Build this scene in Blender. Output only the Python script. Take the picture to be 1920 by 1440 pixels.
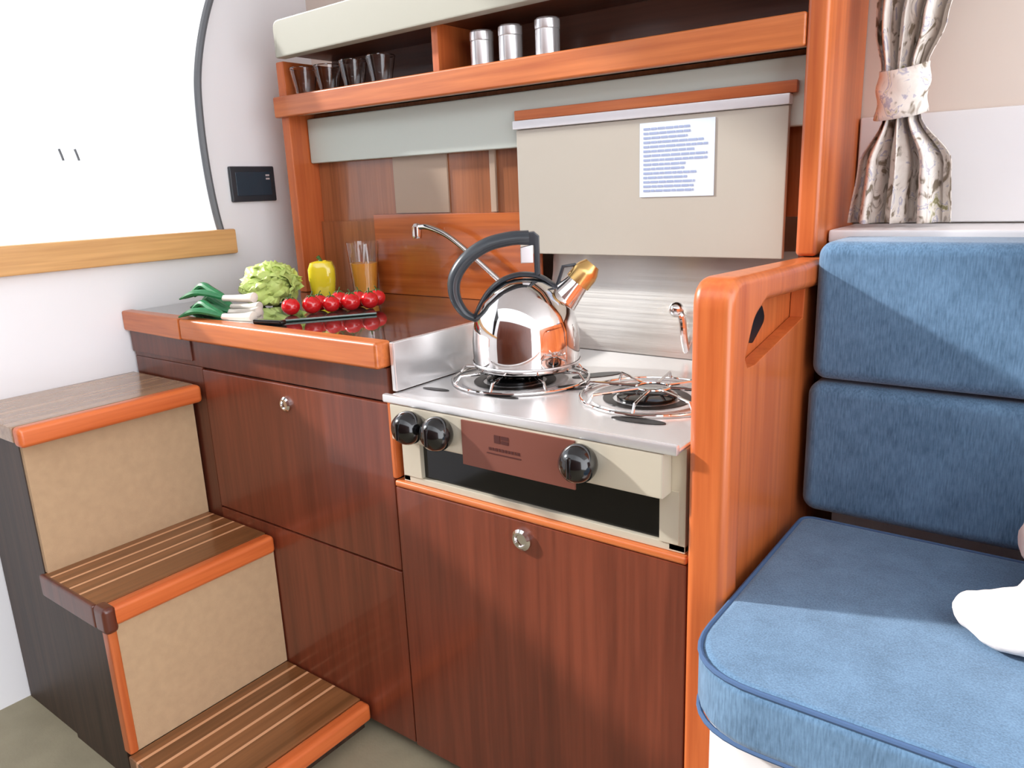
import bpy, bmesh, math, random
from mathutils import Vector, Matrix
PI = math.pi
random.seed(7)
for o in list(bpy.data.objects): bpy.data.objects.remove(o)
SC = bpy.context.scene
COL = SC.collection

# ---------------------------------------------------------------- camera
cam = bpy.data.cameras.new('camera'); camo = bpy.data.objects.new('camera', cam); COL.objects.link(camo)
cam.sensor_width = 36.0; cam.lens = 1438.8074 / 1920 * 36
cam.clip_start = 0.01
Rr = (0.80163697, 0.59655414, -0.03874695)
Ru = (-0.11779713, 0.22117227, 0.96809434)
Rf = (-0.58609043, 0.77149594, -0.24757223)
m = Matrix.Identity(4)
for i in range(3):
    m[i][0] = Rr[i]; m[i][1] = Ru[i]; m[i][2] = -Rf[i]
m[0][3], m[1][3], m[2][3] = 0.96, -0.80, 0.96
camo.matrix_world = m
SC.camera = camo

# ---------------------------------------------------------------- world, sun, exposure
SC.view_settings.view_transform = 'Standard'; SC.view_settings.look = 'None'
SC.view_settings.gamma = 1.0; SC.view_settings.use_curve_mapping = False
SC.view_settings.exposure = 0.82
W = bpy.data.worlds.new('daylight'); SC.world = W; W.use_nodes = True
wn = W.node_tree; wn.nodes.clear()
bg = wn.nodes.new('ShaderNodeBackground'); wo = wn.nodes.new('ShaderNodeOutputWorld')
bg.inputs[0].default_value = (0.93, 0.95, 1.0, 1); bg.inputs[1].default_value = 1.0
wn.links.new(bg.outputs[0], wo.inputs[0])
# world strength raised towards +x, an added fill for the right-facing sides
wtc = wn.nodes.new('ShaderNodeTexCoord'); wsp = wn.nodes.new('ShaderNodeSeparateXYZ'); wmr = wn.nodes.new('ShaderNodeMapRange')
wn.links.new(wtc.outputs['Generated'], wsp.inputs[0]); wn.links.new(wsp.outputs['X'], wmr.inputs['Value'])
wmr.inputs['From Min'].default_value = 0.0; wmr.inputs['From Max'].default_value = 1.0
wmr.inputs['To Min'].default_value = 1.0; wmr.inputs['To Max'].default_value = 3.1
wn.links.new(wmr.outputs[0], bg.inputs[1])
sl = bpy.data.lights.new('sun', 'SUN'); so = bpy.data.objects.new('sun', sl); COL.objects.link(so)
sl.energy = 3.6; sl.angle = math.radians(3); sl.color = (1.0, 0.96, 0.90)
so.rotation_euler = Vector((1.0, 0.36, -0.56)).to_track_quat('-Z', 'Y').to_euler()

# ---------------------------------------------------------------- materials
def lin(c):
    c = c / 255.0
    return c / 12.92 if c <= 0.04045 else ((c + 0.055) / 1.055) ** 2.4
def rgb(r, g, b): return (lin(r), lin(g), lin(b), 1)
def base(name):
    mt = bpy.data.materials.new(name); mt.use_nodes = True
    nt = mt.node_tree; b = nt.nodes['Principled BSDF']
    return mt, nt, b
def plain(name, c, rough=0.5, metal=0.0, coat=0.0, trans=0.0, ior=1.45, noise=0.0, nscale=8.0, bump=0.0, bscale=200.0, alpha=1.0):
    mt, nt, b = base(name)
    b.inputs['Base Color'].default_value = c; b.inputs['Roughness'].default_value = rough
    b.inputs['Metallic'].default_value = metal; b.inputs['Coat Weight'].default_value = coat
    b.inputs['Transmission Weight'].default_value = trans; b.inputs['IOR'].default_value = ior
    tc = nt.nodes.new('ShaderNodeTexCoord')
    if noise > 0:
        n = nt.nodes.new('ShaderNodeTexNoise'); n.inputs['Scale'].default_value = nscale; n.inputs['Detail'].default_value = 5
        nt.links.new(tc.outputs['Object'], n.inputs['Vector'])
        r = nt.nodes.new('ShaderNodeValToRGB')
        r.color_ramp.elements[0].position = 0.3; r.color_ramp.elements[1].position = 0.7
        r.color_ramp.elements[0].color = tuple(x * (1 - noise) for x in c[:3]) + (1,)
        r.color_ramp.elements[1].color = tuple(min(1, x * (1 + noise)) for x in c[:3]) + (1,)
        nt.links.new(n.outputs['Fac'], r.inputs[0]); nt.links.new(r.outputs[0], b.inputs['Base Color'])
    if bump > 0:
        n2 = nt.nodes.new('ShaderNodeTexNoise'); n2.inputs['Scale'].default_value = bscale; n2.inputs['Detail'].default_value = 3
        nt.links.new(tc.outputs['Object'], n2.inputs['Vector'])
        bp = nt.nodes.new('ShaderNodeBump'); bp.inputs['Strength'].default_value = bump; bp.inputs['Distance'].default_value = 0.002
        nt.links.new(n2.outputs['Fac'], bp.inputs['Height']); nt.links.new(bp.outputs[0], b.inputs['Normal'])
    return mt
def wood(name, c1, c2, axis='z', rough=0.35, coat=0.3, scale=1.0, crough=0.1):
    """grain runs along axis"""
    mt, nt, b = base(name)
    tc = nt.nodes.new('ShaderNodeTexCoord'); mp = nt.nodes.new('ShaderNodeMapping')
    s = {'x': (1.2, 30, 30), 'y': (30, 1.2, 30), 'z': (30, 30, 1.2)}[axis]
    mp.inputs['Scale'].default_value = tuple(k * scale for k in s)
    nt.links.new(tc.outputs['Object'], mp.inputs['Vector'])
    n = nt.nodes.new('ShaderNodeTexNoise'); n.inputs['Scale'].default_value = 1.0; n.inputs['Detail'].default_value = 6; n.inputs['Roughness'].default_value = 0.6
    nt.links.new(mp.outputs[0], n.inputs['Vector'])
    mp2 = nt.nodes.new('ShaderNodeMapping'); mp2.inputs['Scale'].default_value = tuple(k * 4 * scale for k in s)
    nt.links.new(tc.outputs['Object'], mp2.inputs['Vector'])
    n2 = nt.nodes.new('ShaderNodeTexNoise'); n2.inputs['Scale'].default_value = 1.0; n2.inputs['Detail'].default_value = 3
    nt.links.new(mp2.outputs[0], n2.inputs['Vector'])
    mx = nt.nodes.new('ShaderNodeMath'); mx.operation = 'MULTIPLY_ADD'; mx.inputs[1].default_value = 0.35
    nt.links.new(n2.outputs['Fac'], mx.inputs[0])
    m2 = nt.nodes.new('ShaderNodeMath'); m2.operation = 'MULTIPLY'; m2.inputs[1].default_value = 0.65
    nt.links.new(n.outputs['Fac'], m2.inputs[0]); nt.links.new(m2.outputs[0], mx.inputs[2])
    r = nt.nodes.new('ShaderNodeValToRGB')
    r.color_ramp.elements[0].position = 0.36; r.color_ramp.elements[1].position = 0.64
    r.color_ramp.elements[0].color = c1; r.color_ramp.elements[1].color = c2
    nt.links.new(mx.outputs[0], r.inputs[0]); nt.links.new(r.outputs[0], b.inputs['Base Color'])
    b.inputs['Roughness'].default_value = rough; b.inputs['Coat Weight'].default_value = coat; b.inputs['Coat Roughness'].default_value = crough
    return mt
M = {}
M['wall'] = plain('wall_paint', rgb(238, 238, 240), 0.6, noise=0.02, nscale=3)
M['hull'] = plain('hull_lining', rgb(226, 212, 200), 0.6, noise=0.03, nscale=3)
M['white'] = plain('white_gelcoat', rgb(238, 236, 236), 0.35, coat=0.2)
M['door'] = wood('mahogany_veneer', rgb(98, 44, 28), rgb(124, 60, 40), 'z', 0.3, 0.4, crough=0.05)
M['doorx'] = wood('mahogany_veneer_side', rgb(84, 40, 27), rgb(108, 54, 36), 'z', 0.35, 0.3)
M['trimx'] = wood('teak_trim_long', rgb(178, 92, 46), rgb(208, 120, 64), 'x', 0.35, 0.2)
M['trimy'] = wood('teak_trim_cross', rgb(196, 94, 44), rgb(222, 118, 62), 'y', 0.35, 0.2)
M['trimz'] = wood('teak_trim_upright', rgb(180, 88, 42), rgb(206, 112, 58), 'z', 0.35, 0.2)
M['sill'] = wood('oak_sill', rgb(196, 146, 90), rgb(222, 172, 112), 'y', 0.4, 0.2)
M['inner'] = wood('dark_cupboard_lining', rgb(78, 42, 26), rgb(100, 56, 36), 'x', 0.4, 0.2)
M['back'] = wood('glossy_splashback_wood', rgb(132, 78, 46), rgb(164, 100, 60), 'z', 0.25, 0.5, crough=0.05)
M['backlow'] = wood('orange_splashboard', rgb(152, 72, 30), rgb(184, 96, 44), 'x', 0.2, 0.6, crough=0.05)
M['taupe'] = plain('taupe_reflection', rgb(170, 148, 128), 0.3)  # solid tone for reflections painted on the splashback
M['carpet'] = plain('riser_carpet', rgb(186, 156, 122), 0.95, noise=0.05, nscale=60, bump=0.25, bscale=600)
M['floor'] = plain('sole_covering', rgb(150, 142, 118), 0.6, noise=0.12, nscale=12, bump=0.2)
M['sidedark'] = wood('dark_stair_side', rgb(44, 30, 22), rgb(70, 50, 38), 'z', 0.5, 0.0)
M['cream'] = plain('cream_laminate', rgb(176, 175, 160), 0.45)
M['beige'] = plain('beige_cover_laminate', rgb(180, 174, 162), 0.35, noise=0.02, nscale=4)
M['alu'] = plain('aluminium_strip', rgb(235, 236, 240), 0.35, metal=0.5)
M['steel'] = plain('stainless', rgb(236, 236, 236), 0.25, metal=0.7)
M['steelf'] = plain('stainless_front', rgb(214, 206, 186), 0.35, metal=0.4, noise=0.04, nscale=3)
M['chrome'] = plain('polished_chrome', rgb(225, 222, 220), 0.05, metal=1.0)
M['black'] = plain('black_plastic', rgb(14, 15, 16), 0.15, coat=0.6)
M['dark'] = plain('dark_recess', rgb(14, 12, 11), 0.3)
M['glassblack'] = plain('oven_glass', rgb(6, 6, 8), 0.08)
M['handle'] = plain('dark_grey_handle', rgb(48, 54, 60), 0.3, coat=0.2)
M['brass'] = plain('brass_whistle', rgb(214, 176, 112), 0.25, metal=0.9)
M['label'] = plain('brown_label_plate', rgb(128, 78, 66), 0.3, metal=0.3)
M['labelink'] = plain('label_print', rgb(72, 34, 30), 0.4)
M['top'] = plain('tinted_glass_worktop', rgb(50, 44, 40), 0.05, coat=1.0)
M['blue'] = None
M['glass'] = plain('clear_glass', (1, 1, 1, 1), 0.02, trans=1.0, ior=1.45)
def pane_mat():
    mt = bpy.data.materials.new('window_glass'); mt.use_nodes = True; nt = mt.node_tree; nt.nodes.clear()
    o = nt.nodes.new('ShaderNodeOutputMaterial'); mx = nt.nodes.new('ShaderNodeMixShader'); t = nt.nodes.new('ShaderNodeBsdfTransparent')
    g = nt.nodes.new('ShaderNodeBsdfGlossy'); f = nt.nodes.new('ShaderNodeFresnel'); f.inputs[0].default_value = 1.3
    t.inputs[0].default_value = (0.97, 0.98, 1.0, 1); g.inputs['Roughness'].default_value = 0.02
    nt.links.new(f.outputs[0], mx.inputs[0]); nt.links.new(t.outputs[0], mx.inputs[1]); nt.links.new(g.outputs[0], mx.inputs[2]); nt.links.new(mx.outputs[0], o.inputs[0])
    return mt
M['pane'] = pane_mat()
M['gasket'] = plain('grey_gasket', rgb(104, 108, 112), 0.5)
M['paper'] = plain('notice_paper', rgb(214, 226, 240), 0.7)
M['ink'] = plain('notice_ink', rgb(150, 164, 196), 0.7)
M['tomato'] = plain('tomato_skin', rgb(206, 22, 28), 0.12, coat=0.7)
M['stem'] = plain('green_stem', rgb(62, 96, 40), 0.5)
M['lettuce'] = plain('lettuce_leaf', rgb(196, 216, 122), 0.45, noise=0.25, nscale=25)
M['pepper'] = plain('yellow_pepper_skin', rgb(228, 206, 44), 0.15, coat=0.6)
M['leek'] = plain('onion_leaf_green', rgb(46, 124, 76), 0.4, noise=0.3, nscale=40)
M['leekw'] = plain('onion_white', rgb(236, 228, 214), 0.4)
M['juice'] = plain('orange_juice', rgb(255, 176, 66), 0.3)
M['pillow'] = plain('white_fleece', rgb(240, 232, 226), 0.9, bump=0.4, bscale=120)
M['screen'] = plain('panel_screen', rgb(44, 62, 74), 0.15, coat=0.5)
M['knife'] = M['steel']

def steel_brushed():
    mt, nt, b = base('brushed_stainless')
    b.inputs['Metallic'].default_value = 1.0; b.inputs['Base Color'].default_value = rgb(212, 208, 202)
    tc = nt.nodes.new('ShaderNodeTexCoord'); mp = nt.nodes.new('ShaderNodeMapping'); mp.inputs['Scale'].default_value = (3, 3, 160)
    n = nt.nodes.new('ShaderNodeTexNoise'); n.inputs['Scale'].default_value = 1; n.inputs['Detail'].default_value = 4
    nt.links.new(tc.outputs['Object'], mp.inputs[0]); nt.links.new(mp.outputs[0], n.inputs['Vector'])
    mr = nt.nodes.new('ShaderNodeMapRange'); mr.inputs['To Min'].default_value = 0.22; mr.inputs['To Max'].default_value = 0.45
    nt.links.new(n.outputs['Fac'], mr.inputs[0]); nt.links.new(mr.outputs[0], b.inputs['Roughness'])
    bp = nt.nodes.new('ShaderNodeBump'); bp.inputs['Strength'].default_value = 0.25; bp.inputs['Distance'].default_value = 0.001
    nt.links.new(n.outputs['Fac'], bp.inputs['Height']); nt.links.new(bp.outputs[0], b.inputs['Normal'])
    return mt
M['brushed'] = steel_brushed()

def fabric_blue():
    mt, nt, b = base('blue_tweed')
    tc = nt.nodes.new('ShaderNodeTexCoord')
    n = nt.nodes.new('ShaderNodeTexNoise'); n.inputs['Scale'].default_value = 18; n.inputs['Detail'].default_value = 8; n.inputs['Roughness'].default_value = 0.75
    mp = nt.nodes.new('ShaderNodeMapping'); mp.inputs['Scale'].default_value = (500, 500, 60)
    w = nt.nodes.new('ShaderNodeTexNoise'); w.inputs['Scale'].default_value = 1.0; w.inputs['Detail'].default_value = 2
    nt.links.new(tc.outputs['Object'], n.inputs['Vector']); nt.links.new(tc.outputs['Object'], mp.inputs[0]); nt.links.new(mp.outputs[0], w.inputs['Vector'])
    ad = nt.nodes.new('ShaderNodeMath'); ad.operation = 'ADD'
    nt.links.new(n.outputs['Fac'], ad.inputs[0]); nt.links.new(w.outputs['Fac'], ad.inputs[1])
    hf = nt.nodes.new('ShaderNodeMath'); hf.operation = 'MULTIPLY'; hf.inputs[1].default_value = 0.5
    nt.links.new(ad.outputs[0], hf.inputs[0])
    r = nt.nodes.new('ShaderNodeValToRGB'); r.color_ramp.elements[0].position = 0.35; r.color_ramp.elements[1].position = 0.65
    r.color_ramp.elements[0].color = rgb(62, 94, 122); r.color_ramp.elements[1].color = rgb(100, 136, 168)
    nt.links.new(hf.outputs[0], r.inputs[0]); nt.links.new(r.outputs[0], b.inputs['Base Color'])
    b.inputs['Roughness'].default_value = 0.9; b.inputs['Sheen Weight'].default_value = 0.25
    bp = nt.nodes.new('ShaderNodeBump'); bp.inputs['Strength'].default_value = 0.3; bp.inputs['Distance'].default_value = 0.001
    nt.links.new(w.outputs['Fac'], bp.inputs['Height']); nt.links.new(bp.outputs[0], b.inputs['Normal'])
    return mt
M['blue'] = fabric_blue()
M['piping'] = plain('navy_piping', rgb(66, 92, 128), 0.8)

def tread_mat():
    """oiled tread veneer with pale caulking lines running across the tread (along y), spaced in x from the tread's back edge"""
    mt, nt, b = base('striped_tread_wood')
    tc = nt.nodes.new('ShaderNodeTexCoord'); sp = nt.nodes.new('ShaderNodeSeparateXYZ')
    nt.links.new(tc.outputs['Generated'], sp.inputs[0])
    mu = nt.nodes.new('ShaderNodeMath'); mu.operation = 'MULTIPLY'; mu.inputs[1].default_value = 5.6
    nt.links.new(sp.outputs['X'], mu.inputs[0])
    fr = nt.nodes.new('ShaderNodeMath'); fr.operation = 'FRACT'; nt.links.new(mu.outputs[0], fr.inputs[0])
    g1 = nt.nodes.new('ShaderNodeMath'); g1.operation = 'COMPARE'; g1.inputs[1].default_value = 0.75; g1.inputs[2].default_value = 0.085
    nt.links.new(fr.outputs[0], g1.inputs[0])
    lt = nt.nodes.new('ShaderNodeMath'); lt.operation = 'LESS_THAN'; lt.inputs[1].default_value = 0.80
    nt.links.new(sp.outputs['X'], lt.inputs[0])
    an = nt.nodes.new('ShaderNodeMath'); an.operation = 'MULTIPLY'; nt.links.new(g1.outputs[0], an.inputs[0]); nt.links.new(lt.outputs[0], an.inputs[1])
    mp = nt.nodes.new('ShaderNodeMapping'); mp.inputs['Scale'].default_value = (60, 2.0, 60)
    nt.links.new(tc.outputs['Object'], mp.inputs[0])
    n = nt.nodes.new('ShaderNodeTexNoise'); n.inputs['Scale'].default_value = 1; n.inputs['Detail'].default_value = 5
    nt.links.new(mp.outputs[0], n.inputs['Vector'])
    r = nt.nodes.new('ShaderNodeValToRGB'); r.color_ramp.elements[0].position = 0.35; r.color_ramp.elements[1].position = 0.65
    r.color_ramp.elements[0].color = rgb(112, 72, 40); r.color_ramp.elements[1].color = rgb(146, 96, 58)
    nt.links.new(n.outputs['Fac'], r.inputs[0])
    mx = nt.nodes.new('ShaderNodeMix'); mx.data_type = 'RGBA'
    nt.links.new(an.outputs[0], mx.inputs['Factor']); nt.links.new(r.outputs[0], mx.inputs['A']); mx.inputs['B'].default_value = rgb(222, 168, 126)
    nt.links.new(mx.outputs['Result'], b.inputs['Base Color'])
    b.inputs['Roughness'].default_value = 0.3; b.inputs['Coat Weight'].default_value = 0.3
    return mt
M['tread'] = tread_mat()
M['treadplain'] = wood('plain_tread_wood', rgb(140, 108, 78), rgb(172, 138, 104), 'y', 0.25, 0.5)

def curtain_mat():
    mt, nt, b = base('leaf_print_cotton')
    tc = nt.nodes.new('ShaderNodeTexCoord')
    n = nt.nodes.new('ShaderNodeTexNoise'); n.inputs['Scale'].default_value = 28; n.inputs['Detail'].default_value = 3; n.inputs['Distortion'].default_value = 1.5
    nt.links.new(tc.outputs['Object'], n.inputs['Vector'])
    r = nt.nodes.new('ShaderNodeValToRGB'); cr = r.color_ramp
    cr.elements[0].position = 0.36; cr.elements[0].color = rgb(136, 122, 104)
    cr.elements[1].position = 0.43; cr.elements[1].color = rgb(226, 216, 206)
    e = cr.elements.new(0.56); e.color = rgb(236, 228, 218)
    e = cr.elements.new(0.60); e.color = rgb(178, 174, 190)
    e = cr.elements.new(0.64); e.color = rgb(232, 224, 210)
    e = cr.elements.new(0.72); e.color = rgb(150, 144, 104)
    nt.links.new(n.outputs['Fac'], r.inputs[0]); nt.links.new(r.outputs[0], b.inputs['Base Color'])
    b.inputs['Roughness'].default_value = 0.85
    return mt
M['curtain'] = curtain_mat()

# ---------------------------------------------------------------- mesh helpers
def newbm(): return bmesh.new()
def box(bm, x0, x1, y0, y1, z0, z1, bev=0.0, seg=2):
    r = bmesh.ops.create_cube(bm, size=1.0)
    vs = r['verts']
    for v in vs:
        v.co = Vector(((x0 + x1) / 2 + v.co.x * (x1 - x0), (y0 + y1) / 2 + v.co.y * (y1 - y0), (z0 + z1) / 2 + v.co.z * (z1 - z0)))
    if bev > 0:
        es = list({e for v in vs for e in v.link_edges})
        bmesh.ops.bevel(bm, geom=es, offset=bev, segments=seg, profile=0.5, affect='EDGES')
    return bm
def prism(bm, pts, axis, a, b, bev=0.0, seg=2):
    """pts: 2D polygon; axis: extrusion axis; remaining axes in order (x,y,z without axis)"""
    def mk(p, t):
        if axis == 'x': return Vector((t, p[0], p[1]))
        if axis == 'y': return Vector((p[0], t, p[1]))
        return Vector((p[0], p[1], t))
    va = [bm.verts.new(mk(p, a)) for p in pts]; vb = [bm.verts.new(mk(p, b)) for p in pts]
    n = len(pts); fs = [bm.faces.new(va), bm.faces.new(vb[::-1])]
    for i in range(n):
        fs.append(bm.faces.new((va[i], va[(i + 1) % n], vb[(i + 1) % n], vb[i])))
    bmesh.ops.recalc_face_normals(bm, faces=fs)
    if bev > 0:
        es = [e for f in fs[:2] for e in f.edges]
        bmesh.ops.bevel(bm, geom=list(set(es)), offset=bev, segments=seg, profile=0.5, affect='EDGES')
    return bm
def slab(bm, lo, hi, radii, axis, a, b, bev, seg=5, n=7, puff=0.0):
    """rounded-corner slab: rectangle lo-hi with corner radii (ll, lh, hh, hl), edges rolled over by bev"""
    def outline(d):
        cs = [(lo[0], lo[1]), (lo[0], hi[1]), (hi[0], hi[1]), (hi[0], lo[1])]; out = []
        for k, (cx, cy) in enumerate(cs):
            r = max(radii[k], bev * 1.05); sx = 1 if k in (0, 1) else -1; sy = 1 if k in (0, 3) else -1
            ox, oy = cx + sx * r, cy + sy * r; rr = r - d
            a0 = [PI, PI, 0, 0][k]
            for j in range(n + 1):
                t = j / n * PI / 2
                if k == 0: an = 1.5 * PI - t
                elif k == 1: an = PI - t
                elif k == 2: an = PI / 2 - t
                else: an = -t
                out.append((ox + rr * math.cos(an), oy + rr * math.sin(an)))
        return out
    def mk(p, t):
        if axis == 'x': return Vector((t, p[0], p[1]))
        if axis == 'y': return Vector((p[0], t, p[1]))
        return Vector((p[0], p[1], t))
    rings = []
    for k in range(seg + 1):
        t = PI / 2 * k / seg; rings.append((bev * (1 - math.sin(t)), a + bev * (1 - math.cos(t))))
    for k in range(seg + 1):
        t = PI / 2 * k / seg; rings.append((bev * (1 - math.cos(t)), b - bev * (1 - math.sin(t))))
    vs = [[bm.verts.new(mk(p, z)) for p in outline(d)] for d, z in rings]; fs = []
    for r0, r1 in zip(vs, vs[1:]):
        N = len(r0)
        for k in range(N): fs.append(bm.faces.new((r0[k], r0[(k + 1) % N], r1[(k + 1) % N], r1[k])))
    fs.append(bm.faces.new(vs[0][::-1])); fs.append(bm.faces.new(vs[-1]))
    bmesh.ops.recalc_face_normals(bm, faces=fs)
    return bm
def lathe(bm, prof, c=(0, 0, 0), seg=32, mat=None, cap=True):
    """prof: (r,z) list; optional matrix applied"""
    rings = []
    mt = mat or Matrix.Translation(Vector(c))
    for r, z in prof:
        if r < 1e-6: rings.append([bm.verts.new(mt @ Vector((0, 0, z)))])
        else: rings.append([bm.verts.new(mt @ Vector((r * math.cos(2 * PI * k / seg), r * math.sin(2 * PI * k / seg), z))) for k in range(seg)])
    fs = []
    for a, b in zip(rings, rings[1:]):
        for k in range(seg):
            k2 = (k + 1) % seg
            if len(a) == 1 and len(b) == 1: continue
            if len(a) == 1: fs.append(bm.faces.new((a[0], b[k2], b[k])))
            elif len(b) == 1: fs.append(bm.faces.new((a[k], a[k2], b[0])))
            else: fs.append(bm.faces.new((a[k], a[k2], b[k2], b[k])))
    if cap:
        if len(rings[0]) > 1: fs.append(bm.faces.new(rings[0][::-1]))
        if len(rings[-1]) > 1: fs.append(bm.faces.new(rings[-1]))
    bmesh.ops.recalc_face_normals(bm, faces=fs)
    return bm
def axis_mat(p, d):
    d = Vector(d).normalized(); q = Vector((0, 0, 1)).rotation_difference(d)
    return Matrix.Translation(Vector(p)) @ q.to_matrix().to_4x4()
def spline(pts, n=8):
    P = [Vector(p) for p in pts]; P = [2 * P[0] - P[1]] + P + [2 * P[-1] - P[-2]]; out = []
    for i in range(1, len(P) - 2):
        for k in range(n):
            t = k / n; a, b, c, d = P[i - 1], P[i], P[i + 1], P[i + 2]
            out.append(0.5 * ((2 * b) + (c - a) * t + (2 * a - 5 * b + 4 * c - d) * t * t + (3 * b - a - 3 * c + d) * t ** 3))
    out.append(P[-2]); return out
def tube(bm, pts, r, seg=10, ry=None, up=None):
    """sweep an ellipse along pts; r float or list"""
    P = [Vector(p) for p in pts]; n = len(P); rings = []; prev = None; fs = []
    for i, p in enumerate(P):
        t = (P[min(i + 1, n - 1)] - P[max(i - 1, 0)]).normalized()
        if prev is None:
            a = Vector(up) if up else (Vector((0, 0, 1)) if abs(t.z) < 0.9 else Vector((1, 0, 0)))
            prev = (a - t * a.dot(t)).normalized()
        else: prev = (prev - t * prev.dot(t)).normalized()
        s = t.cross(prev)
        rr = r[i] if isinstance(r, (list, tuple)) else r
        rb = rr if ry is None else ry * (rr if isinstance(r, (list, tuple)) else r)
        rings.append([bm.verts.new(p + prev * rr * math.cos(2 * PI * k / seg) + s * rb * math.sin(2 * PI * k / seg)) for k in range(seg)])
    for a, b in zip(rings, rings[1:]):
        for k in range(seg): fs.append(bm.faces.new((a[k], a[(k + 1) % seg], b[(k + 1) % seg], b[k])))
    fs.append(bm.faces.new(rings[0][::-1])); fs.append(bm.faces.new(rings[-1]))
    bmesh.ops.recalc_face_normals(bm, faces=fs)
    return bm
def sphere(bm, c, r, sx=1, sy=1, sz=1, u=20, v=12):
    bmesh.ops.create_uvsphere(bm, u_segments=u, v_segments=v, radius=r, matrix=Matrix.Translation(Vector(c)) @ Matrix.Diagonal((sx, sy, sz, 1)))
    return bm
def rootloc(p):
    while p.parent: p = p.parent
    return Vector(p.location)
def obj(name, bm, mat, parent=None, smooth=35, local=False, loc=None):
    """bm in world coords unless local; loc: origin for a top-level mesh object"""
    off = Vector((0, 0, 0))
    if parent is not None and not local: off = rootloc(parent)
    if parent is None and loc is not None: off = Vector(loc)
    if off.length > 0 and not (local):
        bmesh.ops.translate(bm, verts=bm.verts, vec=-off)
    me = bpy.data.meshes.new(name); bm.to_mesh(me); bm.free()
    me.materials.append(mat)
    if smooth:
        me.shade_smooth()
        try: me.set_sharp_from_angle(angle=math.radians(smooth))
        except Exception: pass
    o = bpy.data.objects.new(name, me); COL.objects.link(o)
    if smooth:
        wm = o.modifiers.new('face_weighted', 'WEIGHTED_NORMAL'); wm.keep_sharp = True
    if parent is not None: o.parent = parent
    if parent is None and loc is not None: o.location = loc
    return o
def tag(o, label, cat, group=None):
    o['label'] = label; o['category'] = cat
    if group: o['group'] = group
    return o
def thing(name, label, cat, loc, group=None, rotz=0):
    o = bpy.data.objects.new(name, None); COL.objects.link(o); o.location = loc; o.rotation_euler = (0, 0, rotz)
    return tag(o, label, cat, group)
def struct(name, bm, mat, parent=None, smooth=35):
    o = obj(name, bm, mat, parent, smooth); o['kind'] = 'structure'; return o
def dup(root, loc, label=None, rotz=0, scale=None):
    r = root.copy(); COL.objects.link(r); r.location = loc; r.rotation_euler = (0, 0, rotz)
    if label: r['label'] = label
    if scale: r.scale = (scale,) * 3
    for ch in list(root.children):
        c = ch.copy(); COL.objects.link(c); c.parent = r
        for g in list(ch.children):
            d = g.copy(); COL.objects.link(d); d.parent = c
    return r
def pbox(name, mat, parent, *a, bev=0.0, seg=2, smooth=35):
    return obj(name, box(newbm(), *a, bev=bev, seg=seg), mat, parent, smooth)

# ================================================================ THE SETTING
struct('floor', box(newbm(), -0.70, 2.2, -1.6, 0.62, -0.03, 0.0), M['floor'])
# left bulkhead with the big window opening (outline in y,z)
XW = -0.663
yz = [(-1.25, 0.845), (0.252, 0.845), (0.238, 0.90), (0.229, 0.97), (0.2245, 1.047), (0.2245, 1.13), (0.231, 1.216), (0.252, 1.30), (0.286, 1.385), (0.330, 1.46), (0.385, 1.56), (0.47, 1.68), (-1.25, 1.68)]
bm = newbm()
# four panels round the opening; the right one follows the curved edge
curve = yz[1:12]
struct('wall_left', prism(newbm(), [(-1.6, 0.0), (0.62, 0.0), (0.62, 1.72), (0.47, 1.72)] + [p for p in curve[::-1]] + [(-1.25, 0.845), (-1.25, 1.72), (-1.6, 1.72)], 'x', XW - 0.04, XW), M['wall'])
w1 = struct('window_1', box(newbm(), XW - 0.034, XW - 0.028, -1.26, 0.475, 0.84, 1.715), M['pane'])
gk = spline([(XW + 0.004, y + 0.004, z) for y, z in curve], 6)
struct('window_gasket', tube(newbm(), gk, 0.0085, 8), M['gasket'], w1)
pts = [(-0.066, 1.056), (-0.036, 1.056)]
for y, z in pts:
    b = newbm(); tube(b, [(XW - 0.022, y - 0.003, z + 0.012), (XW - 0.022, y, z), (XW - 0.022, y + 0.002, z - 0.010)], 0.0022, 6)
    struct('window_mark', b, M['gasket'], w1)  # two small dark marks at the window pane
struct('trim_1', box(newbm(), XW, XW + 0.022, -1.6, 0.272, 0.842 - 0.005, 0.893, bev=0.004), M['sill'])
# hull side behind the galley and settee
struct('wall_back', box(newbm(), -0.70, 2.2, 0.56, 0.62, 0.0, 1.72), M['hull'])
struct('ceiling', box(newbm(), -0.70, 2.2, -0.60, 0.62, 1.72, 1.76), M['wall'])
struct('wall_right_shade', box(newbm(), 1.30, 1.33, -0.10, 0.56, 0.0, 0.86), M['doorx'])  # unseen low wall, added to shade the right end of the back cushions
struct('wall_front_shade', box(newbm(), -0.70, 2.2, -1.64, -1.60, 0.0, 1.72), M['doorx'])  # unseen wall behind the camera, added in dark wood to cut front light

# ================================================================ COMPANIONWAY STEPS
st = thing('companionway_steps', 'wooden boat steps with beige carpet risers and orange-edged treads below the window', 'steps', (-0.35, -0.16, 0.0))
Y0 = -0.325
def tread(x0, x1, z, y0, y1, mat):
    t = obj('tread', box(newbm(), x0, x1 - 0.028, y0, y1, z - 0.028, z, bev=0.003), mat, st)
    obj('nosing', box(newbm(), x1 - 0.028, x1, y0, y1, z - 0.034, z + 0.001, bev=0.008, seg=3), M['trimy'], t)
    return t
tread(-0.662, -0.405, 0.610, Y0 - 0.01, -0.0055, M['treadplain'])
tread(-0.452, -0.226, 0.335, Y0 - 0.005, -0.0055, M['tread'])
tread(-0.236, 0.006, 0.062, Y0 - 0.005, -0.0055, M['tread'])
pbox('riser', M['carpet'], st, -0.462, -0.446, Y0 + 0.006, -0.0055, 0.335, 0.580)
pbox('riser', M['carpet'], st, -0.250, -0.236, Y0 + 0.012, -0.0055, 0.062, 0.305)
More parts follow.
